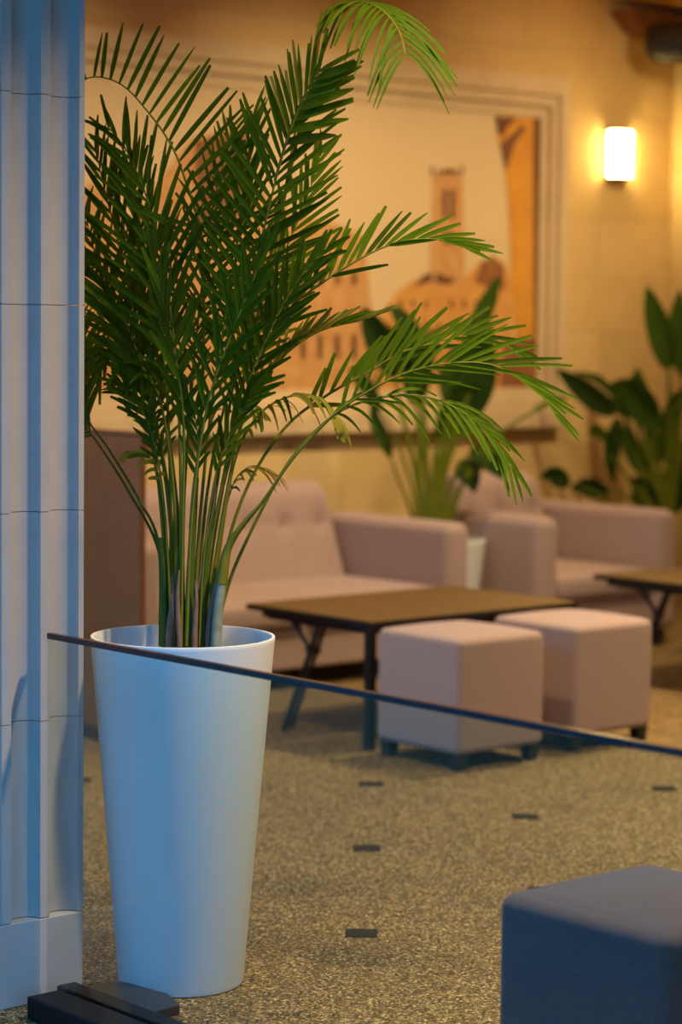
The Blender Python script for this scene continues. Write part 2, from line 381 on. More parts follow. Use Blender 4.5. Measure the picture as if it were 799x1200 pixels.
def make_ottoman(label, fabric, loc):
    t = thing('ottoman', (0, 0, 0), label, 'ottoman', 'cube ottomans')
    s = 0.21
    soft_box('body', -s, s, -s, s, 0.055, 0.452, 0.026, t, fabric, 0.020, 5)
    for sx in (-1, 1):
        for sy in (-1, 1):
            cx, cy = sx*(s-0.036), sy*(s-0.036)
            bm = bbox_bm(cx-0.024, cx+0.024, cy-0.024, cy+0.024, 0, 0.057)
            for v in bm.verts:
                if v.co.z < 0.01: v.co.x = cx+(v.co.x-cx)*0.85; v.co.y = cy+(v.co.y-cy)*0.85
            from_bm('leg', bm, M['black'], t)
    t.location = loc
    return t
otA = make_ottoman('taupe fabric cube ottoman on black feet at the corner of the low table', M['fabric'], (5.73, 5.90, 0))
otB = dup(otA, (6.31, 5.91, 0), 'taupe fabric cube ottoman between the other ottoman and the far end of the table', 'cube ottomans')
otC = make_ottoman('dark blue-grey cube ottoman standing alone just inside the glass barrier', M['fabric2'], (3.29, 2.857, 0))

def make_seat(name, label, cat, x0, x1, nseat, ncol):
    y0, yb = 7.40, 8.36; AW = 0.145
    t = thing(name, ((x0+x1)/2, 7.9, 0), label, cat)
    for xa, xb in ((x0, x0+AW), (x1-AW, x1)):
        soft_box('armrest', xa, xb, y0, 8.26, 0.085, 0.655, 0.052, t, M['fabric'], 0, 6)
    box('base', x0+AW-0.01, x1-AW+0.01, y0+0.045, 8.2, 0.085, 0.262, M['fabric'], t, 0.012, 3)
    w_ = (x1-x0-2*AW)/nseat
    for k in range(nseat):
        soft_box('seat_cushion', x0+AW+k*w_+0.003, x0+AW+(k+1)*w_-0.003, y0+0.005, 8.10, 0.262, 0.378, 0.035, t, M['fabric'], 0.014, 4)
    # leaning tufted back: front grid with dents, closed behind
    bx0, bx1 = x0+AW+0.004, x1-AW-0.004; NX, NZ = ncol*10, 22
    vs, fs = [], []
    colw = (bx1-bx0)/ncol; btn = [(bx0+colw*(k+0.5), zz) for k in range(ncol) for zz in (0.62,)]
    zbase, ztop = 0.376, 0.80
    for j in range(NZ+1):
        z = zbase+(ztop-zbase)*j/NZ
        for i in range(NX+1):
            x = bx0+(bx1-bx0)*i/NX
            y = 8.045+(z-zbase)*0.27
            ex = min(x-bx0, bx1-x); ez = ztop-z
            y += 0.05*max(0, 1-ex/0.05)**2*0.8 + 0.06*max(0, 1-ez/0.06)**2
            for bx, bz in btn:
                d2 = ((x-bx)/0.045)**2+((z-bz)/0.045)**2
                y += 0.022*math.exp(-d2)
                y += 0.010*math.exp(-((x-bx)/0.016)**2)
            y += 0.005*math.exp(-((z-0.62)/0.014)**2)
            xx = x + (-0.05*(z-zbase)/(ztop-zbase) if x > (bx0+bx1)/2 else 0.05*(z-zbase)/(ztop-zbase))*abs(2*(x-(bx0+bx1)/2)/(bx1-bx0))**6
            vs.append((xx, y, z))
    W = NX+1
    fs = [(j*W+i, j*W+i+1, (j+1)*W+i+1, (j+1)*W+i) for j in range(NZ) for i in range(NX)]
    nb = len(vs); vs += [(bx0, yb, zbase), (bx1, yb, zbase), (bx1-0.04, yb, ztop-0.005), (bx0+0.04, yb, ztop-0.005)]
    fs += [(nb, nb+3, nb+2, nb+1)]
    fs += [tuple([NZ*W+i for i in range(NX+1)]+[nb+2, nb+3]), tuple([i for i in range(NX, -1, -1)]+[nb, nb+1])]
    fs += [tuple([j*W for j in range(NZ+1)][::1]+[nb+3, nb]), tuple([j*W+NX for j in range(NZ, -1, -1)]+[nb+1, nb+2])]
    back = mesh('backrest', vs, fs, M['fabric'], t, True, 60)
    for bx, bz in btn:
        yy = 8.045+(bz-zbase)*0.27+0.030
        bm = bmesh.new(); bmesh.ops.create_uvsphere(bm, u_segments=10, v_segments=6, radius=0.013)
        for v in bm.verts: v.co = (v.co.x+bx, v.co.y*0.5+yy, v.co.z+bz)
        from_bm('button', bm, M['button'], back, True, 80)
    for lx in (x0+0.06, x1-0.06):
        for ly in (y0+0.07, 8.2): box('leg', lx-0.025, lx+0.025, ly-0.025, ly+0.025, 0, 0.087, M['black'], t, 0.003)
    return t
make_seat('sofa', 'taupe two-seat sofa with button-tufted back in front of the mural', 'sofa', 5.42, 7.25, 2, 7)
make_seat('armchair', 'taupe tub armchair with square arms right of the white planter', 'armchair', 7.67, 8.625, 1, 3)

# ------------------------------------------------------------------ low tables
def make_table(label, loc):
    t = thing('coffee_table', (0, 0, 0), label, 'table', 'low lounge tables')
    LX, LY, Z = 1.06, 0.70, 0.465
    box('table_top', 0, LX, 0, LY, Z-0.018, Z, M['tabletop'], t, 0.002)
    box('top_edge', -0.003, LX+0.003, -0.003, LY+0.003, Z-0.022, Z-0.004, M['metal'], t)
    for y in (0.03, LY-0.055): box('rail', 0.05, LX-0.05, y, y+0.025, Z-0.05, Z-0.021, M['metal'], t)
    for x in (0.02, LX-0.045): box('rail', x, x+0.025, 0.03, LY-0.1, Z-0.05, Z-0.021, M['metal'], t)
    for x in (0.014, LX-0.014):
        box('leg', x-0.016, x+0.016, 0.004, 0.036, 0, Z-0.02, M['metal'], t, 0.002)
        s = 1 if x < 0.5 else -1
        a = tube('leg', [(x+s*0.02, 0.52, 0), (x+s*0.02, 0.315, Z-0.03)], 0.011, M['metal'], t, 8)
        tube('leg', [(x+s*0.075, 0.545, 0.0), (x+s*0.075, 0.34, Z-0.03)], 0.009, M['metal'], t, 8)
        tube('brace', [(x+s*0.02, 0.49, Z-0.025), (x+s*0.02, 0.375, 0.325)], 0.010, M['metal'], a, 8)
        tube('brace', [(x+s*0.01, 0.375, 0.325), (x+s*0.085, 0.40, 0.31)], 0.013, M['metal'], a, 8)
    t.location = loc
    return t
tb1 = make_table('low brown table on black steel legs in front of the sofa', (5.55, 6.17, 0))
tb2 = dup(tb1, (7.43, 6.14, 0), 'low brown table on black steel legs in front of the armchair', 'low lounge tables')

# ------------------------------------------------------------------ glass barrier
gb = thing('glass_barrier', (2.9, 3.0, 0), 'waist-high clear glass barrier panel with dark edge in black floor rail', 'barrier')
box('glass_pane', 2.894, 2.906, 1.75, 4.276, 0.03, 0.816, M['glass'], gb)
box('top_edge', 2.893, 2.907, 1.75, 4.277, 0.816, 0.829, M['glassedge'], gb, 0.001, 1)
box('base_rail', 2.80, 2.885, 1.75, 4.215, 0, 0.05, M['rail'], gb, 0.004)
box('base_rail', 2.915, 2.965, 1.75, 4.27, 0, 0.042, M['rail'], gb, 0.004)
box('clamp_strip', 2.884, 2.916, 1.75, 4.25, 0, 0.032, M['metal'], gb)
pv = [(2.966, 4.02), (3.075, 4.03), (3.108, 4.12), (3.085, 4.27), (2.966, 4.285)]
mesh('foot_plate', [(x, y, 0.001) for x, y in pv]+[(x, y, 0.022) for x, y in pv], [(4, 3, 2, 1, 0), (5, 6, 7, 8, 9)]+[(k, (k+1) % 5, 5+(k+1) % 5, 5+k) for k in range(5)], M['plate'], gb)

# ------------------------------------------------------------------ wall lamp, ceiling spotlight, added downlights
sp = on_y(729, 181, WY-0.05)
sc = thing('wall_lamp', (sp.x, WY, sp.z-0.13), 'glowing opal glass wall lamp with dark bronze rim beside the mural', 'lamp')
box('back_plate', sp.x-0.082, sp.x+0.082, WY-0.014, WY, sp.z-0.135, sp.z+0.135, M['bronze'], sc, 0.002)
vs, fs = [], []
for z in (sp.z-0.122, sp.z+0.122):
    for k in range(13):
        a = math.pi*k/12; vs.append((sp.x-0.072*math.cos(a), WY-0.013-0.075*math.sin(a)**0.6, z))
fs = [(k, k+1, 14+k, 13+k) for k in range(12)] + [(12, 0, 13, 25), tuple(range(13))[::-1], tuple(range(13, 26))]
mesh('shade', vs, fs, M['lampglass'], sc, True, 40)
for z0, z1 in ((-0.132, -0.122), (0.122, 0.130)):
    vs = [(sp.x-0.077*math.cos(math.pi*k/12), WY-0.013-0.08*math.sin(math.pi*k/12)**0.6, sp.z+zz) for zz in (z0, z1) for k in range(13)]
    mesh('rim', vs, fs, M['bronze'], sc, False)
b0 = on_y(768, 50, 8.6)
cs = thing('ceiling_spotlight', (b0.x, 8.6, b0.z), 'dark cylindrical spotlight hanging from a bracket at the ceiling corner', 'spotlight')
vs, fs = [], []
prof = [(0.0, 0.0), (0.04, 0.004), (0.075, 0.02), (0.10, 0.05), (0.112, 0.09), (0.112, 0.52), (0.10, 0.54), (0.0, 0.54)]
ax = Vector((0.62, -0.78, 0)).normalized(); s1 = ax.cross(Vector((0, 0, 1))); s2 = Vector((0, 0, 1))
st = b0 - ax*0.06
for r_, l_ in prof:
    for k in range(24):
        a = 2*math.pi*k/24; vs.append(st+ax*l_+(s1*math.cos(a)+s2*math.sin(a))*r_)
for i in range(len(prof)-1):
    for k in range(24): fs.append((i*24+k, i*24+(k+1) % 24, (i+1)*24+(k+1) % 24, (i+1)*24+k))
mesh('housing', vs, fs, M['black'], cs, True, 40)
q = [on_y(729, 11, 8.7), on_y(745, 34, 8.7), on_y(760, 44, 8.7), on_y(790, 44, 8.7)]
pl = [(q[3].x+0.12, q[0].z-0.01), (q[0].x, q[0].z), (q[1].x, q[1].z), (q[2].x, q[2].z), (q[3].x, q[3].z)]
n = len(pl)
mesh('bracket', [(x, 8.66, z) for x, z in pl]+[(x, WY, z) for x, z in pl], [tuple(range(n)), tuple(range(n, 2*n))[::-1]]+[((k+1) % n, k, n+k, n+(k+1) % n) for k in range(n)], M['wood'], cs)
box('arm', b0.x+0.02, b0.x+0.06, 8.5, 8.68, b0.z+0.06, b0.z+0.10, M['bronze'], cs)
d0 = None  # fixtures for the added downlights, all out of view
DL = ['round recessed ceiling downlight above the dark blue-grey ottoman', 'round recessed ceiling downlight in the open middle of the room', 'round recessed ceiling downlight between pier and wooden partition',
      'round recessed ceiling downlight above the taupe cube ottomans', 'tilted ceiling downlight washing the partition end of the mural', 'tilted ceiling downlight washing the middle of the mural',
      'tilted ceiling downlight washing the wall beside the wall lamp']
for i, (x, y, p, tilt, beam) in enumerate(ADDED_DOWNLIGHTS):
    if d0 is None:
        d0 = thing('ceiling_downlight', (0, 0, 0), 'round recessed downlight glowing warm in the ceiling', 'downlight', 'ceiling downlights')
        lathe('trim_ring', 0, 0, [(0.085, CEIL), (0.10, CEIL), (0.10, CEIL-0.012), (0.085, CEIL-0.02), (0.078, CEIL-0.012)], M['bronze'], d0, 28)
        lathe('lens', 0, 0, [(0.0, CEIL-0.010), (0.079, CEIL-0.010), (0.079, CEIL-0.002), (0, CEIL-0.002)], M['lens'], d0, 28)
        d0['label'] = DL[0]; d0.location = (x, y, 0)
    else: dup(d0, (x, y, 0), DL[i], d0['group'])

# ------------------------------------------------------------------ paddle-leaved plants
def paddle(root, stem, blade, wpx, base_d, face=0.0, mi=0, sr=0.011):
    """stem / blade: lists of (px, py, depth offset); wpx: blade half width in pixels"""
    P = lambda p: at_depth(p[0], p[1], base_d+(p[2] if len(p) > 2 else 0))
    lf = None
    if stem:
        path = catmull([P(p) for p in stem], 10)
        sr *= 1.45
        lf = tube('leaf_stem', path, [sr*(1-0.55*i/10) for i in range(11)], M['pstem'], root, 6)
    mid = catmull([P(p) for p in blade], 12); n = len(mid)
    hw = wpx*base_d/FPX
    view = -FWD
    vs, fs = [], []
    for i, p in enumerate(mid):
        s = i/(n-1); t = (mid[min(i+1, n-1)]-mid[max(i-1, 0)]).normalized()
        side = t.cross(view).normalized(); nrm = side.cross(t).normalized()
        side = (side*math.cos(face)+nrm*math.sin(face)).normalized(); nrm = side.cross(t).normalized()
        wv = hw*(math.sin(math.pi*min(1, (s*0.96+0.04))**0.8)**0.75 if s < 1 else 0.02)
        ru = 0.05*hw*math.sin(i*2.1)
        vs += [p+side*wv+nrm*(0.35*wv+ru), p+side*wv*0.5+nrm*0.13*wv, p, p-side*wv*0.5+nrm*0.13*wv, p-side*wv+nrm*(0.35*wv-ru)]
    for i in range(n-1):
        for k in range(4): fs.append((i*5+k, i*5+k+1, (i+1)*5+k+1, (i+1)*5+k))
    mesh('leaf', vs, fs, M['paddle'][mi], root, True)
def planter(cx, cy, h, rt, rb, root):
    lathe('planter', cx, cy, [(0, 0.0), (rb-0.01, 0.0), (rb, 0.008), (rt, h-0.004), (rt-0.003, h), (rt-0.012, h), (rt-0.016, h-0.06), (rt-0.03, h-0.08)], M['pot'], root, 40)
    lathe('soil', cx, cy, [(0.0, h-0.05), ((rt-0.02)*0.6, h-0.052), (rt-0.017, h-0.06)], M['soil'], root, 24)

p1 = thing('potted_plant', (7.46, 7.81, 0), 'broad-leaved green plant in white tapered planter between sofa and armchair', 'plant')
planter(7.46, 7.81, 0.54, 0.195, 0.14, p1)
D1 = 10.86
B = lambda x: (x, 650, 0)
for stem, blade, wp, fc, mi, sr in [
    ([B(500), (488, 560), (470, 480), (462, 440)], [(462, 442), (448, 405), (436, 380), (425, 360)], 17, 0.3, 1, .012),
    ([B(504), (500, 560), (496, 480), (490, 430)], [(490, 432), (482, 400), (470, 375), (455, 358)], 15, -0.5, 1, .014),
    ([B(512), (518, 560), (535, 500), (550, 460)], [(548, 492), (556, 450), (563, 415), (575, 385)], 26, 0.2, 1, .014),
    ([B(508), (512, 560), (528, 480), (545, 420)], [(545, 420), (560, 385), (575, 350), (586, 322)], 13, 0.5, 0, .011),
    ([B(515), (525, 580), (540, 545), (552, 530)], [(550, 530), (565, 535), (580, 548), (590, 562)], 15, 0.4, 1, .010),
    ([B(516), (522, 590), (532, 560), (536, 545)], [(534, 545), (545, 552), (552, 562), (556, 578)], 14, 0.2, 1, .010),
    ([B(506), (508, 560), (514, 510), (530, 470)], [(515, 520), (530, 485), (545, 465), (570, 455)], 20, -0.3, 0, .012),
    ([B(498), (492, 570), (490, 500), (488, 470)], [(488, 475), (490, 440), (498, 410), (512, 385)], 18, 0.3, 1, .013),
    ([B(518), (545, 560), (590, 505), (640, 475)], [(625, 482), (640, 474), (655, 468), (668, 466)], 4, 0.3, 2, .009),
    ([B(510), (520, 565), (532, 525), (545, 505)], [(540, 512), (552, 500), (568, 498), (580, 505)], 11, 0.1, 2, .010),
    ([B(503), (500, 575), (492, 500), (478, 440)], [(480, 445), (470, 415), (462, 395), (448, 385)], 12, -0.3, 0, .011),
    ([B(512), (516, 580), (520, 520), (530, 470)], [(528, 478), (532, 445), (540, 420), (552, 400)], 17, 0.3, 0, .013),
    ([B(514), (530, 590), (548, 560), (560, 548)], [(548, 556), (562, 540), (575, 520), (592, 508)], 11, 0.2, 2, .010),
    ([B(496), (478, 590), (466, 560), (455, 530)], [(458, 535), (448, 510), (440, 490), (436, 465)], 9, 0.3, 0, .008),
    ([B(494), (482, 570), (462, 510), (440, 470)], [(446, 480), (432, 455), (420, 440), (408, 432)], 10, 0.4, 0, .008)]:
    paddle(p1, stem, blade, wp, D1, fc, mi, sr)

p2 = thing('potted_plant', (9.33, 8.42, 0), 'tall broad-leaved green plant behind the armchair in the wall corner', 'plant')
planter(9.33, 8.42, 0.42, 0.17, 0.13, p2)
D2 = 12.4
C_ = lambda x: (x, 622, 0)
for stem, blade, wp, fc, mi, sr in [
    ([C_(775), (780, 560), (784, 480), (783, 425)], [(783, 432), (776, 400), (766, 365), (758, 334)], 15, 0.2, 0, .012),
    ([C_(782), (792, 560), (798, 480), (800, 430)], [(800, 440), (796, 405), (795, 370), (797, 338)], 13, 0.2, 0, .012),
    ([C_(765), (752, 560), (738, 500), (718, 478)], [(722, 484), (700, 470), (675, 450), (651, 432)], 14, 0.2, 1, .011),
    ([C_(770), (765, 560), (762, 520), (752, 495)], [(770, 505), (752, 480), (745, 460), (747, 430)], 20, -0.2, 0, .012),
    ([C_(768), (760, 560), (748, 500), (740, 470)], [(765, 490), (745, 470), (728, 458), (712, 452)], 22, 0.2, 0, .012),
    ([C_(766), (755, 540), (735, 500), (720, 500)], [(724, 490), (718, 515), (715, 540), (718, 568)], 11, 0.3, 1, .009),
    ([C_(780), (785, 560), (790, 510), (792, 490)], [(785, 545), (783, 510), (788, 480), (799, 455)], 15, -0.3, 0, .012),
    ([C_(772), (768, 575), (758, 530), (748, 505)], [(760, 560), (745, 535), (738, 515), (735, 490)], 11, 0.3, 0, .011),
    ([C_(784), (790, 580), (796, 545), (800, 520)], [(790, 600), (796, 570), (802, 540), (806, 510)], 16, 0.2, 1, .012),
    ([C_(770), (750, 580), (725, 545), (708, 530)], [(722, 520), (700, 505), (694, 505), (690, 512)], 8, 0.4, 2, .009),
    ([C_(778), (772, 590), (760, 565), (750, 560)], [(770, 612), (758, 590), (750, 570), (735, 560)], 15, 0.2, 1, .011),
    ([C_(774), (770, 560), (778, 500), (795, 470)], [(780, 500), (788, 480), (796, 465), (806, 455)], 13, -0.4, 0, .011),
    ([C_(776), (776, 580), (772, 540), (768, 520)], [(772, 545), (768, 525), (762, 508), (755, 498)], 10, 0.2, 2, .010),
    ([C_(764), (740, 585), (715, 572), (700, 565)], [(712, 578), (695, 572), (682, 570), (668, 575)], 12, 0.2, 1, .009),
    ([C_(762), (720, 590), (680, 570), (655, 562)], [(665, 570), (655, 560), (645, 556), (633, 560)], 12, 0.2, 1, .008),
    ([C_(772), (775, 585), (785, 550), (795, 530)], [(790, 590), (790, 565), (795, 540), (805, 520)], 14, 0.2, 1, .012),
    ([C_(770), (757, 570), (755, 520), (770, 500)], [(726, 470), (705, 447), (690, 440), (672, 436)], 5, 0.4, 0, .006)]:
    paddle(p2, stem, blade, wp, D2, fc, mi, sr)

# ------------------------------------------------------------------ the potted palm
PC = Vector((3.238, 4.239, 0)); PD = 5.36
palm = thing('potted_palm', PC, 'tall feathery areca palm in a large white tapered pot beside the stone pier', 'potted palm')
lathe('pot', PC.x, PC.y, [(0, 0.0), (0.135, 0.0), (0.141, 0.003), (0.1435, 0.012), (0.2085, 0.79), (0.2095, 0.797), (0.2085, 0.80), (0.203, 0.80), (0.201, 0.796), (0.194, 0.70), (0.190, 0.66)], M['pot'], palm, 96)
lathe('soil', PC.x, PC.y, [(0.0, 0.715), (0.12, 0.712), (0.196, 0.70)], M['soil'], palm, 40)

stuff_v, stuff_f, stuff_m = [], [], []
DOWN = Vector((0, 0, -1))
def leaflet_geo(base, d, nrm, L, W, droop, rows=6, blunt=0.25):
    vs, fs = [], []; pts = []
    for i in range(rows+1):
        s = i/rows; pts.append(base + d*L*s + DOWN*droop*L*s*s)
    for i, p in enumerate(pts):
        s = i/rows; t = (pts[min(i+1, rows)]-pts[max(i-1, 0)]).normalized()
        side = t.cross(nrm).normalized(); nn = side.cross(t)
        if s < 0.2: k = 0.5+0.5*s/0.2
        else: k = 1-(1-blunt)*((s-0.2)/0.8)**3
        hw = W*0.5*k
        vs += [p-side*hw+nn*hw*0.35, p, p+side*hw+nn*hw*0.35]
    for i in range(rows):
        for k in range(2): fs.append((i*3+k, i*3+k+1, (i+1)*3+k+1, (i+1)*3+k))
    return vs, fs
def frond(pts, y_start, n, L, hintA, hintB, angA=62, angB=30, rise=0.45, droop=0.12, W=0.0135, single=False, face=0.0, mi=0, rad=0.0048, Ltip=0.45, Lbase=0.6, sides=(1, 1), jit=0.10, rm=None):
    """pts: (px, py, depth offset) from the pot up; leaflets start where the rachis passes t = y_start (0..1)"""
    P = [at_depth(p[0], p[1], PD+(p[2] if len(p) > 2 else 0)) for p in pts]
    N = 44; path = catmull(P, N)
    rr = random.Random(int(pts[-1][0]*7+pts[-1][1]*13))
    fr_ = tube('frond', path, [rad*(1-0.80*i/N) for i in range(N+1)], rm or M['rachis'], palm, 6)
    tw = RIGHT*(0 if single else rr.uniform(-0.7, 0.7)); asc = 1.0 if (single or droop > 0.25) else 0.84
    cum = [0]
    for i in range(N): cum.append(cum[-1]+(path[i+1]-path[i]).length)
    tot = cum[-1]
    def sample(s):
        d = s*tot
        for i in range(N):
            if cum[i+1] >= d or i == N-1:
                u = (d-cum[i])/max(1e-6, cum[i+1]-cum[i]); u = min(max(u, 0), 1)
                p = path[i].lerp(path[i+1], u)
                a, b_ = path[max(i-1, 0)], path[min(i+2, N)]
                return p, (b_-a).normalized()
    for k in range(n):
        g = k/(n-1)
        p, T = sample(y_start+(1-y_start)*g*0.995)
        h = (hintA*(1-g)+hintB*g)+tw
        Nn = (h - T*h.dot(T)).normalized(); S = T.cross(Nn).normalized()
        ang = math.radians(angA*(1-g)+angB*g)*asc
        env = (Lbase+(1-Lbase)*min(1, g/0.25)) * (1 if g < 0.5 else 1-(1-Ltip)*((g-0.5)/0.5)**1.5)
        for si, sg in enumerate((-1, 1)):
            if rr.random() > sides[si]: continue
            a = ang+rr.uniform(-jit, jit)
            lat = (S*sg*math.cos(rise) + Nn*math.sin(rise)).normalized()
            d = (T*math.cos(a)+lat*math.sin(a)+Vector((rr.uniform(-1, 1), rr.uniform(-1, 1), rr.uniform(-1, 1)))*jit*0.5).normalized()
            nrm = (d.cross(T)*sg).normalized()
            hn = Nn*(1-face)+CM*face
            nrm = (hn - d*hn.dot(d)).normalized()
            Lk = L*env*rr.uniform(0.9, 1.08); Wk = W*0.80*(0.7+0.3*env)*rr.uniform(0.85, 1.15)
            vs, fs = leaflet_geo(p+T*0.004*sg, d, nrm, Lk, Wk, droop*rr.uniform(0.6, 1.5), blunt=rr.choice((0.2, 0.45, 0.6)))
            m_ = mi if rr.random() < 0.72 else rr.choice((0, 1, 2))
            if single:
                mesh('leaflet', vs, fs, M['leaf'][m_], fr_, True)
            else:
                o_ = len(stuff_v); stuff_v.extend(vs); stuff_f.extend([tuple(i+o_ for i in f) for f in fs]); stuff_m.extend([m_]*len(fs))
    return fr_
UPV = Vector((0, 0, 1)); CM = -FWD
# -- the fronds one can follow by eye: each leaflet its own object
A_ = CM+UPV*0.2
frond([(228, 757, 0), (246, 620, 0), (270, 470, .02), (293, 340, .02), (310, 265, 0), (322, 215, 0), (340, 150, -.02), (356, 112, -.03), (374, 84, -.04)],
      0.50, 30, 0.185, A_, A_, 62, 28, 0.25, 0.03, 0.0145, True, face=0.5, mi=1, Ltip=0.55)
frond([(234, 757, .05), (252, 620, .05), (280, 470, .06), (312, 330, .05), (340, 200, .03), (361, 114, 0), (381, 55, -.05), (400, 12, -.12), (416, 2, -.2), (434, 5, -.27), (453, 17, -.33), (468, 38, -.37), (475, 64, -.4)],
      0.80, 20, 0.155, UPV+CM*0.3, UPV+CM*0.1, 46, 50, 0.05, 0.55, 0.0108, True, face=0.3, mi=0, Ltip=0.7, Lbase=0.9, rm=M['rachis'], rad=0.006)
frond([(322, 212, -.01), (336, 165, -.03), (350, 128, -.04), (362, 106, -.05), (372, 92, -.06)], 0.35, 7, 0.135, CM, CM, 64, 30, 0.1, 0.02, 0.025, True, face=0.8, mi=1, Lbase=0.9, Ltip=0.8, sides=(0, 1), rad=0.004)
frond([(318, 330, .12), (338, 200, .10), (352, 130, .08), (362, 100, .06), (370, 80, .05)], 0.62, 7, 0.17, CM, CM, 30, 22, 0.1, 0.02, 0.0115, False, face=0.6, mi=3, Lbase=1, Ltip=0.8, sides=(1, 0), rad=0.004)
frond([(222, 757, .03), (228, 600, .05), (238, 430, .06), (237, 291, .06), (231, 255, .06), (219, 216, .05), (207, 183, .05), (192, 156, .05), (174, 132, .05), (150, 105, .06), (126, 92, .08), (102, 92, .12), (84, 110, .14)],
      0.50, 30, 0.20, CM+UPV*0.3, UPV*0.7+CM, 66, 66, 0.20, 0.02, 0.0135, True, face=0.6, mi=0, Ltip=0.6, sides=(0.25, 1))
frond([(243, 757, 0), (255, 640, 0), (282, 500, 0), (310, 410, -.02), (339, 362, -.03), (378, 331, -.05), (417, 306, -.06), (449, 290, -.07), (482, 281, -.08), (515, 281, -.09), (543, 289, -.1)],
      0.50, 26, 0.15, CM+UPV*0.5, CM*.5+UPV, 54, 16, 0.25, 0.04, 0.0135, True, face=0.9, mi=1, Ltip=0.6, sides=(1, 0.2))
frond([(252, 757, -.02), (264, 690, -.02), (271, 638, -.03), (307, 589, -.05), (341, 540, -.07), (372, 505, -.08), (400, 479, -.1), (434, 457, -.11), (468, 440, -.12), (501, 430, -.13), (535, 425, -.14), (569, 426, -.15), (603, 438, -.16), (633, 462, -.17), (652, 488, -.18)],
      0.54, 20, 0.18, CM+UPV*0.5, CM*.5+UPV, 40, 14, 0.25, 0.05, 0.0115, True, face=0.9, mi=1, Ltip=0.42, sides=(1, 0.3))
frond([(250, 757, .03), (267, 687, .02), (290, 631, 0), (329, 556, -.02), (360, 515, -.04), (395, 484, -.06), (434, 468, -.08), (471, 463, -.1), (498, 465, -.12), (528, 475, -.14), (555, 492, -.15), (576, 512, -.16), (600, 550, -.17)],
      0.56, 16, 0.135, UPV+CM*.8, UPV+CM*0.4, 40, 16, 0.15, 0.40, 0.0115, True, face=0.7, mi=1, Ltip=0.5, sides=(0.6, 1))
# -- the dense rest
frond([(256, 757, .06), (262, 660, .08), (290, 570, .1), (335, 500, .12), (385, 462, .13), (434, 435, .13), (468, 414, .13), (501, 404, .13), (528, 397, .13), (569, 394, .13), (603, 411, .13)], 0.54, 18, 0.17, CM+UPV*0.4, UPV+CM*.5, 45, 18, 0.25, 0.05, 0.0145, face=0.9, mi=0, sides=(1, .4))
frond([(195, 757, .05), (192, 640, .07), (178, 500, .1), (160, 380, .14), (140, 290, .16), (122, 220, .18), (112, 175, .2)], 0.50, 24, 0.19, A_, A_, 50, 26, 0.25, 0.03, 0.0145, face=.3, mi=0, jit=.14)
frond([(200, 757, .05), (200, 600, .08), (196, 470, .1), (185, 370, .12), (170, 290, .14), (160, 235, .15), (156, 190, .15)], 0.52, 18, 0.18, A_, A_, 42, 16, 0.3, 0.03, 0.0145, face=.3, mi=2, jit=.14)
frond([(188, 757, .05), (186, 640, .07), (162, 584, .1), (127, 526, .14), (101, 486, .2), (92, 430, .3), (90, 380, .38)], 0.66, 18, 0.15, A_, A_, mi=0, rm=M['rachis2'])
frond([(190, 757, .08), (187, 650, .1), (150, 575, .14), (115, 520, .18), (98, 496, .24), (90, 450, .34)], 0.74, 14, 0.12, A_, A_, mi=0, rm=M['rachis2'])
frond([(205, 757, .02), (205, 600, .04), (190, 480, .07), (165, 428, .1), (140, 412, .14), (118, 412, .18), (102, 425, .22)], 0.60, 18, 0.10, UPV, UPV, 60, 40, 0.1, 0.9, 0.0135, face=.5, mi=2)
frond([(210, 757, 0), (212, 600, 0), (208, 450, .02), (196, 340, .04), (178, 250, .06), (150, 180, .1), (128, 150, .12)], 0.50, 22, 0.19, A_, A_, 56, 28, 0.3, 0.04, 0.0145, face=.3, mi=0, jit=.15)
frond([(225, 757, 0), (235, 600, 0), (250, 460, .0), (268, 350, .02), (282, 260, .04), (290, 190, .06), (296, 140, .08)], 0.50, 22, 0.18, A_, A_, 48, 22, 0.3, 0.03, 0.0145, face=.3, mi=1, jit=.14)
frond([(235, 757, 0), (250, 620, 0), (285, 470, -.03), (318, 385, -.05), (352, 325, -.06), (385, 290, -.07)], 0.55, 18, 0.14, CM+UPV*0.4, CM+UPV*0.2, 46, 18, 0.3, 0.05, 0.014, face=.6, mi=0, jit=.14)
frond([(240, 757, .02), (255, 600, .02), (290, 480, .02), (330, 420, .02), (375, 388, .02), (425, 375, .02), (450, 366, .02)], 0.66, 16, 0.10, UPV+CM*0.3, UPV, 50, 15, 0.6, 0.05, 0.013, face=.6, mi=3)
frond([(245, 757, .05), (258, 640, .05), (275, 540, .05), (300, 490, .04), (335, 466, .03), (372, 466, .02), (398, 492, .02)], 0.66, 14, 0.09, UPV, UPV, 60, 40, 0.1, 0.75, 0.014, face=.5, mi=3)
frond([(215, 757, .1), (215, 600, .12), (225, 450, .15), (236, 340, .16), (248, 250, .17), (262, 190, .18), (272, 150, .2)], 0.50, 22, 0.16, A_, A_, 55, 30, 0.2, 0.05, 0.0125, mi=1, jit=.14)
frond([(205, 757, .06), (200, 620, .07), (180, 480, .1), (150, 385, .14), (120, 330, .2), (98, 305, .26)], 0.50, 22, 0.17, A_+UPV*.3, UPV+CM*.5, 55, 30, 0.4, 0.10, 0.0145, face=.4, mi=2, jit=.15)
frond([(230, 757, .1), (240, 600, .12), (262, 480, .14), (300, 370, .15), (338, 285, .15), (362, 225, .16), (376, 180, .18)], 0.48, 26, 0.16, A_, A_, 52, 24, 0.25, 0.04, 0.0135, face=.3, mi=1, jit=.12)
frond([(200, 757, .06), (190, 600, .08), (165, 460, .12), (135, 370, .18), (112, 300, .24), (100, 250, .3)], 0.52, 17, 0.17, A_, A_, 55, 30, 0.3, 0.08, 0.0145, face=.3, mi=0, jit=.15)
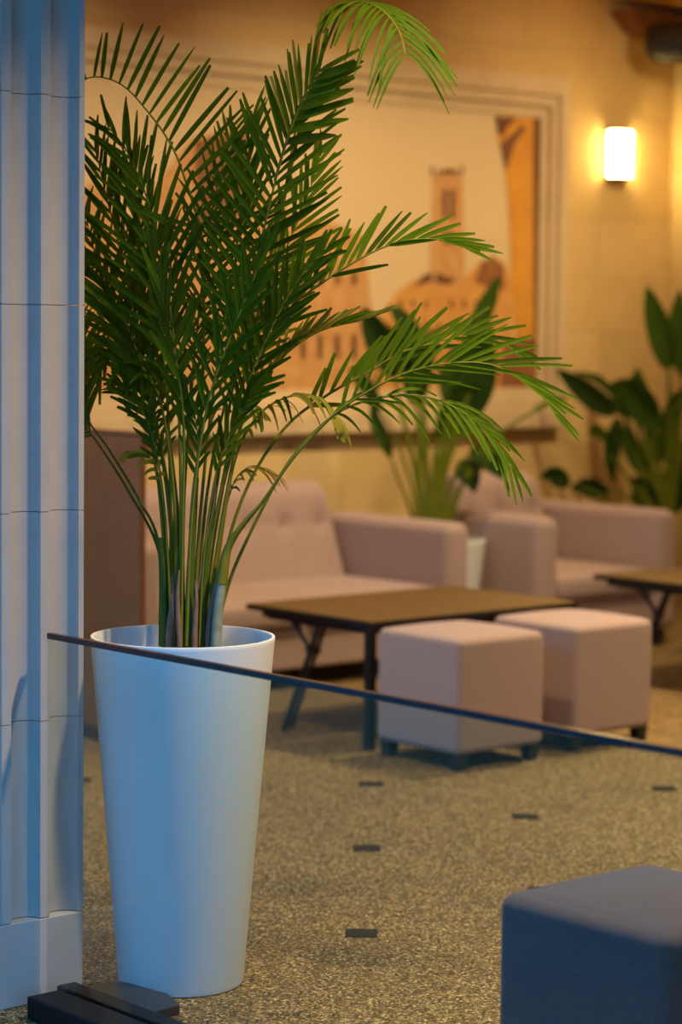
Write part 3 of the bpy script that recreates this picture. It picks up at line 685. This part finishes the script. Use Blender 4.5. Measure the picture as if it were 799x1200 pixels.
frond([(218, 757, -.04), (225, 600, -.06), (242, 480, -.08), (268, 400, -.09), (292, 340, -.1), (312, 290, -.1)], 0.55, 14, 0.15, A_, A_, 44, 16, 0.3, 0.05, 0.0145, face=.4, mi=0, jit=.16)
frond([(212, 757, -.04), (214, 620, -.05), (215, 500, -.06), (206, 420, -.06), (190, 350, -.05), (178, 290, -.03)], 0.55, 13, 0.14, A_, A_, 40, 14, 0.4, 0.05, 0.015, face=.4, mi=2, jit=.18)
frond([(207, 757, .1), (204, 640, .14), (192, 540, .16), (170, 450, .2), (145, 400, .24), (118, 375, .3)], 0.52, 20, 0.14, UPV+CM, UPV+CM*.4, 55, 28, 0.3, 0.2, 0.0135, face=.3, mi=2, jit=.15)
frond([(240, 757, .16), (252, 660, .2), (266, 590, .22), (280, 556, .24), (300, 548, .25), (322, 556, .26)], 0.72, 11, 0.075, UPV, UPV, 50, 20, 0.0, 0.5, 0.009, mi=3, rad=0.003)
frond([(226, 757, .04), (230, 660, .05), (238, 560, .05), (246, 500, .05), (262, 472, .04), (285, 470, .03), (300, 482, .02)], 0.74, 9, 0.07, UPV, UPV, 55, 30, 0.1, 0.5, 0.014, face=.5, mi=3, rad=0.003)
frond([(203, 757, .04), (198, 660, .05), (190, 580, .06), (182, 545, .06), (166, 530, .07), (150, 530, .08)], 0.78, 7, 0.06, UPV, UPV, 55, 30, 0.1, 0.5, 0.014, face=.5, mi=3, rad=0.003)
frond([(219, 757, -.02), (222, 660, -.03), (228, 570, -.04), (232, 520, -.04), (226, 478, -.04), (214, 452, -.05)], 0.66, 9, 0.11, CM+UPV*.3, CM+UPV*.3, 38, 18, 0.2, 0.15, 0.013, False, face=.5, mi=0, rad=0.0035)
frond([(233, 757, -.02), (238, 660, -.03), (250, 570, -.05), (264, 520, -.06), (284, 478, -.07), (310, 450, -.08)], 0.64, 10, 0.11, CM+UPV*.3, CM+UPV*.3, 36, 16, 0.2, 0.12, 0.013, False, face=.5, mi=1, rad=0.0035)
frond([(201, 757, .0), (197, 660, .0), (190, 570, .02), (178, 510, .03), (160, 470, .05), (138, 450, .09)], 0.66, 9, 0.11, CM+UPV*.3, CM+UPV*.3, 36, 18, 0.2, 0.15, 0.013, False, face=.5, mi=2, rad=0.0035)
st_ = mesh('leaflets', stuff_v, stuff_f, M['leaf'], palm, True); st_['kind'] = 'stuff'
st_.data.polygons.foreach_set('material_index', stuff_m)

# culms, sheaths and bare petioles at the foot of the palm
def pxtube(name, pts, radii, material, seg=8, n=14):
    path = catmull([at_depth(p[0], p[1], PD+p[2]) for p in pts], n)
    k = len(radii)-1
    rad = [radii[min(int(i/n*k), k-1)]*(1-(i/n*k-min(int(i/n*k), k-1)))+radii[min(int(i/n*k), k-1)+1]*(i/n*k-min(int(i/n*k), k-1)) for i in range(n+1)]
    return tube(name, path, rad, material, palm, seg)
pxtube('stem', [(252, 795, -.03), (254, 735, -.03), (258, 695, -.03), (261, 672, -.03)], [.0125, .0125, .0115, .010], M['culm'])
pxtube('leaf_sheath', [(259, 684, -.03), (263, 660, -.03), (268, 640, -.03), (284, 615, -.04), (306, 590, -.05)], [.0125, .0115, .009, .006, .003], M['rachis'])
pxtube('stem', [(205, 795, .0), (206, 735, .0), (208, 690, .0), (210, 640, .0)], [.009, .009, .007, .004], M['rachis2'])
pxtube('stem', [(222, 795, -.02), (222, 735, -.02), (223, 680, -.02), (226, 620, -.02), (230, 560, -.01)], [.011, .011, .010, .008, .006], M['rachis2'])
pxtube('stem', [(192, 795, .02), (193, 735, .02), (191, 680, .02), (188, 630, .03)], [.010, .010, .008, .006], M['rachis2'])
pxtube('stem', [(236, 795, 0), (236, 735, 0), (239, 680, 0), (246, 620, 0), (254, 560, 0)], [.010, .010, .009, .007, .005], M['rachis2'])
pxtube('stem', [(214, 795, .05), (213, 720, .05), (210, 640, .05), (203, 560, .06), (196, 500, .07)], [.009, .009, .008, .006, .005], M['rachis2'])
pxtube('dry_sheath', [(198, 795, -.03), (199, 740, -.03), (203, 700, -.03), (202, 672, -.03)], [.009, .009, .006, .0015], M['sheath'])
pxtube('dry_sheath', [(228, 795, -.04), (228, 745, -.04), (230, 705, -.04), (229, 680, -.04)], [.007, .007, .005, .0015], M['sheath'])
pxtube('dry_sheath', [(243, 795, -.02), (244, 740, -.02), (250, 700, -.02), (262, 655, -.02), (274, 636, -.02)], [.007, .007, .006, .005, .002], M['sheath'])
pxtube('dry_sheath', [(212, 795, -.05), (210, 745, -.05), (208, 700, -.05), (210, 668, -.05)], [.006, .006, .005, .002], M['sheath'])
pxtube('dry_twig', [(232, 690, -.03), (240, 640, -.03), (250, 595, -.03), (253, 560, -.03)], [.0018, .0018, .0015, .001], M['sheath'], 5)
pxtube('dry_twig', [(222, 620, -.05), (226, 570, -.05), (234, 520, -.05), (240, 490, -.05)], [.002, .002, .002, .001], M['sheath'], 5)
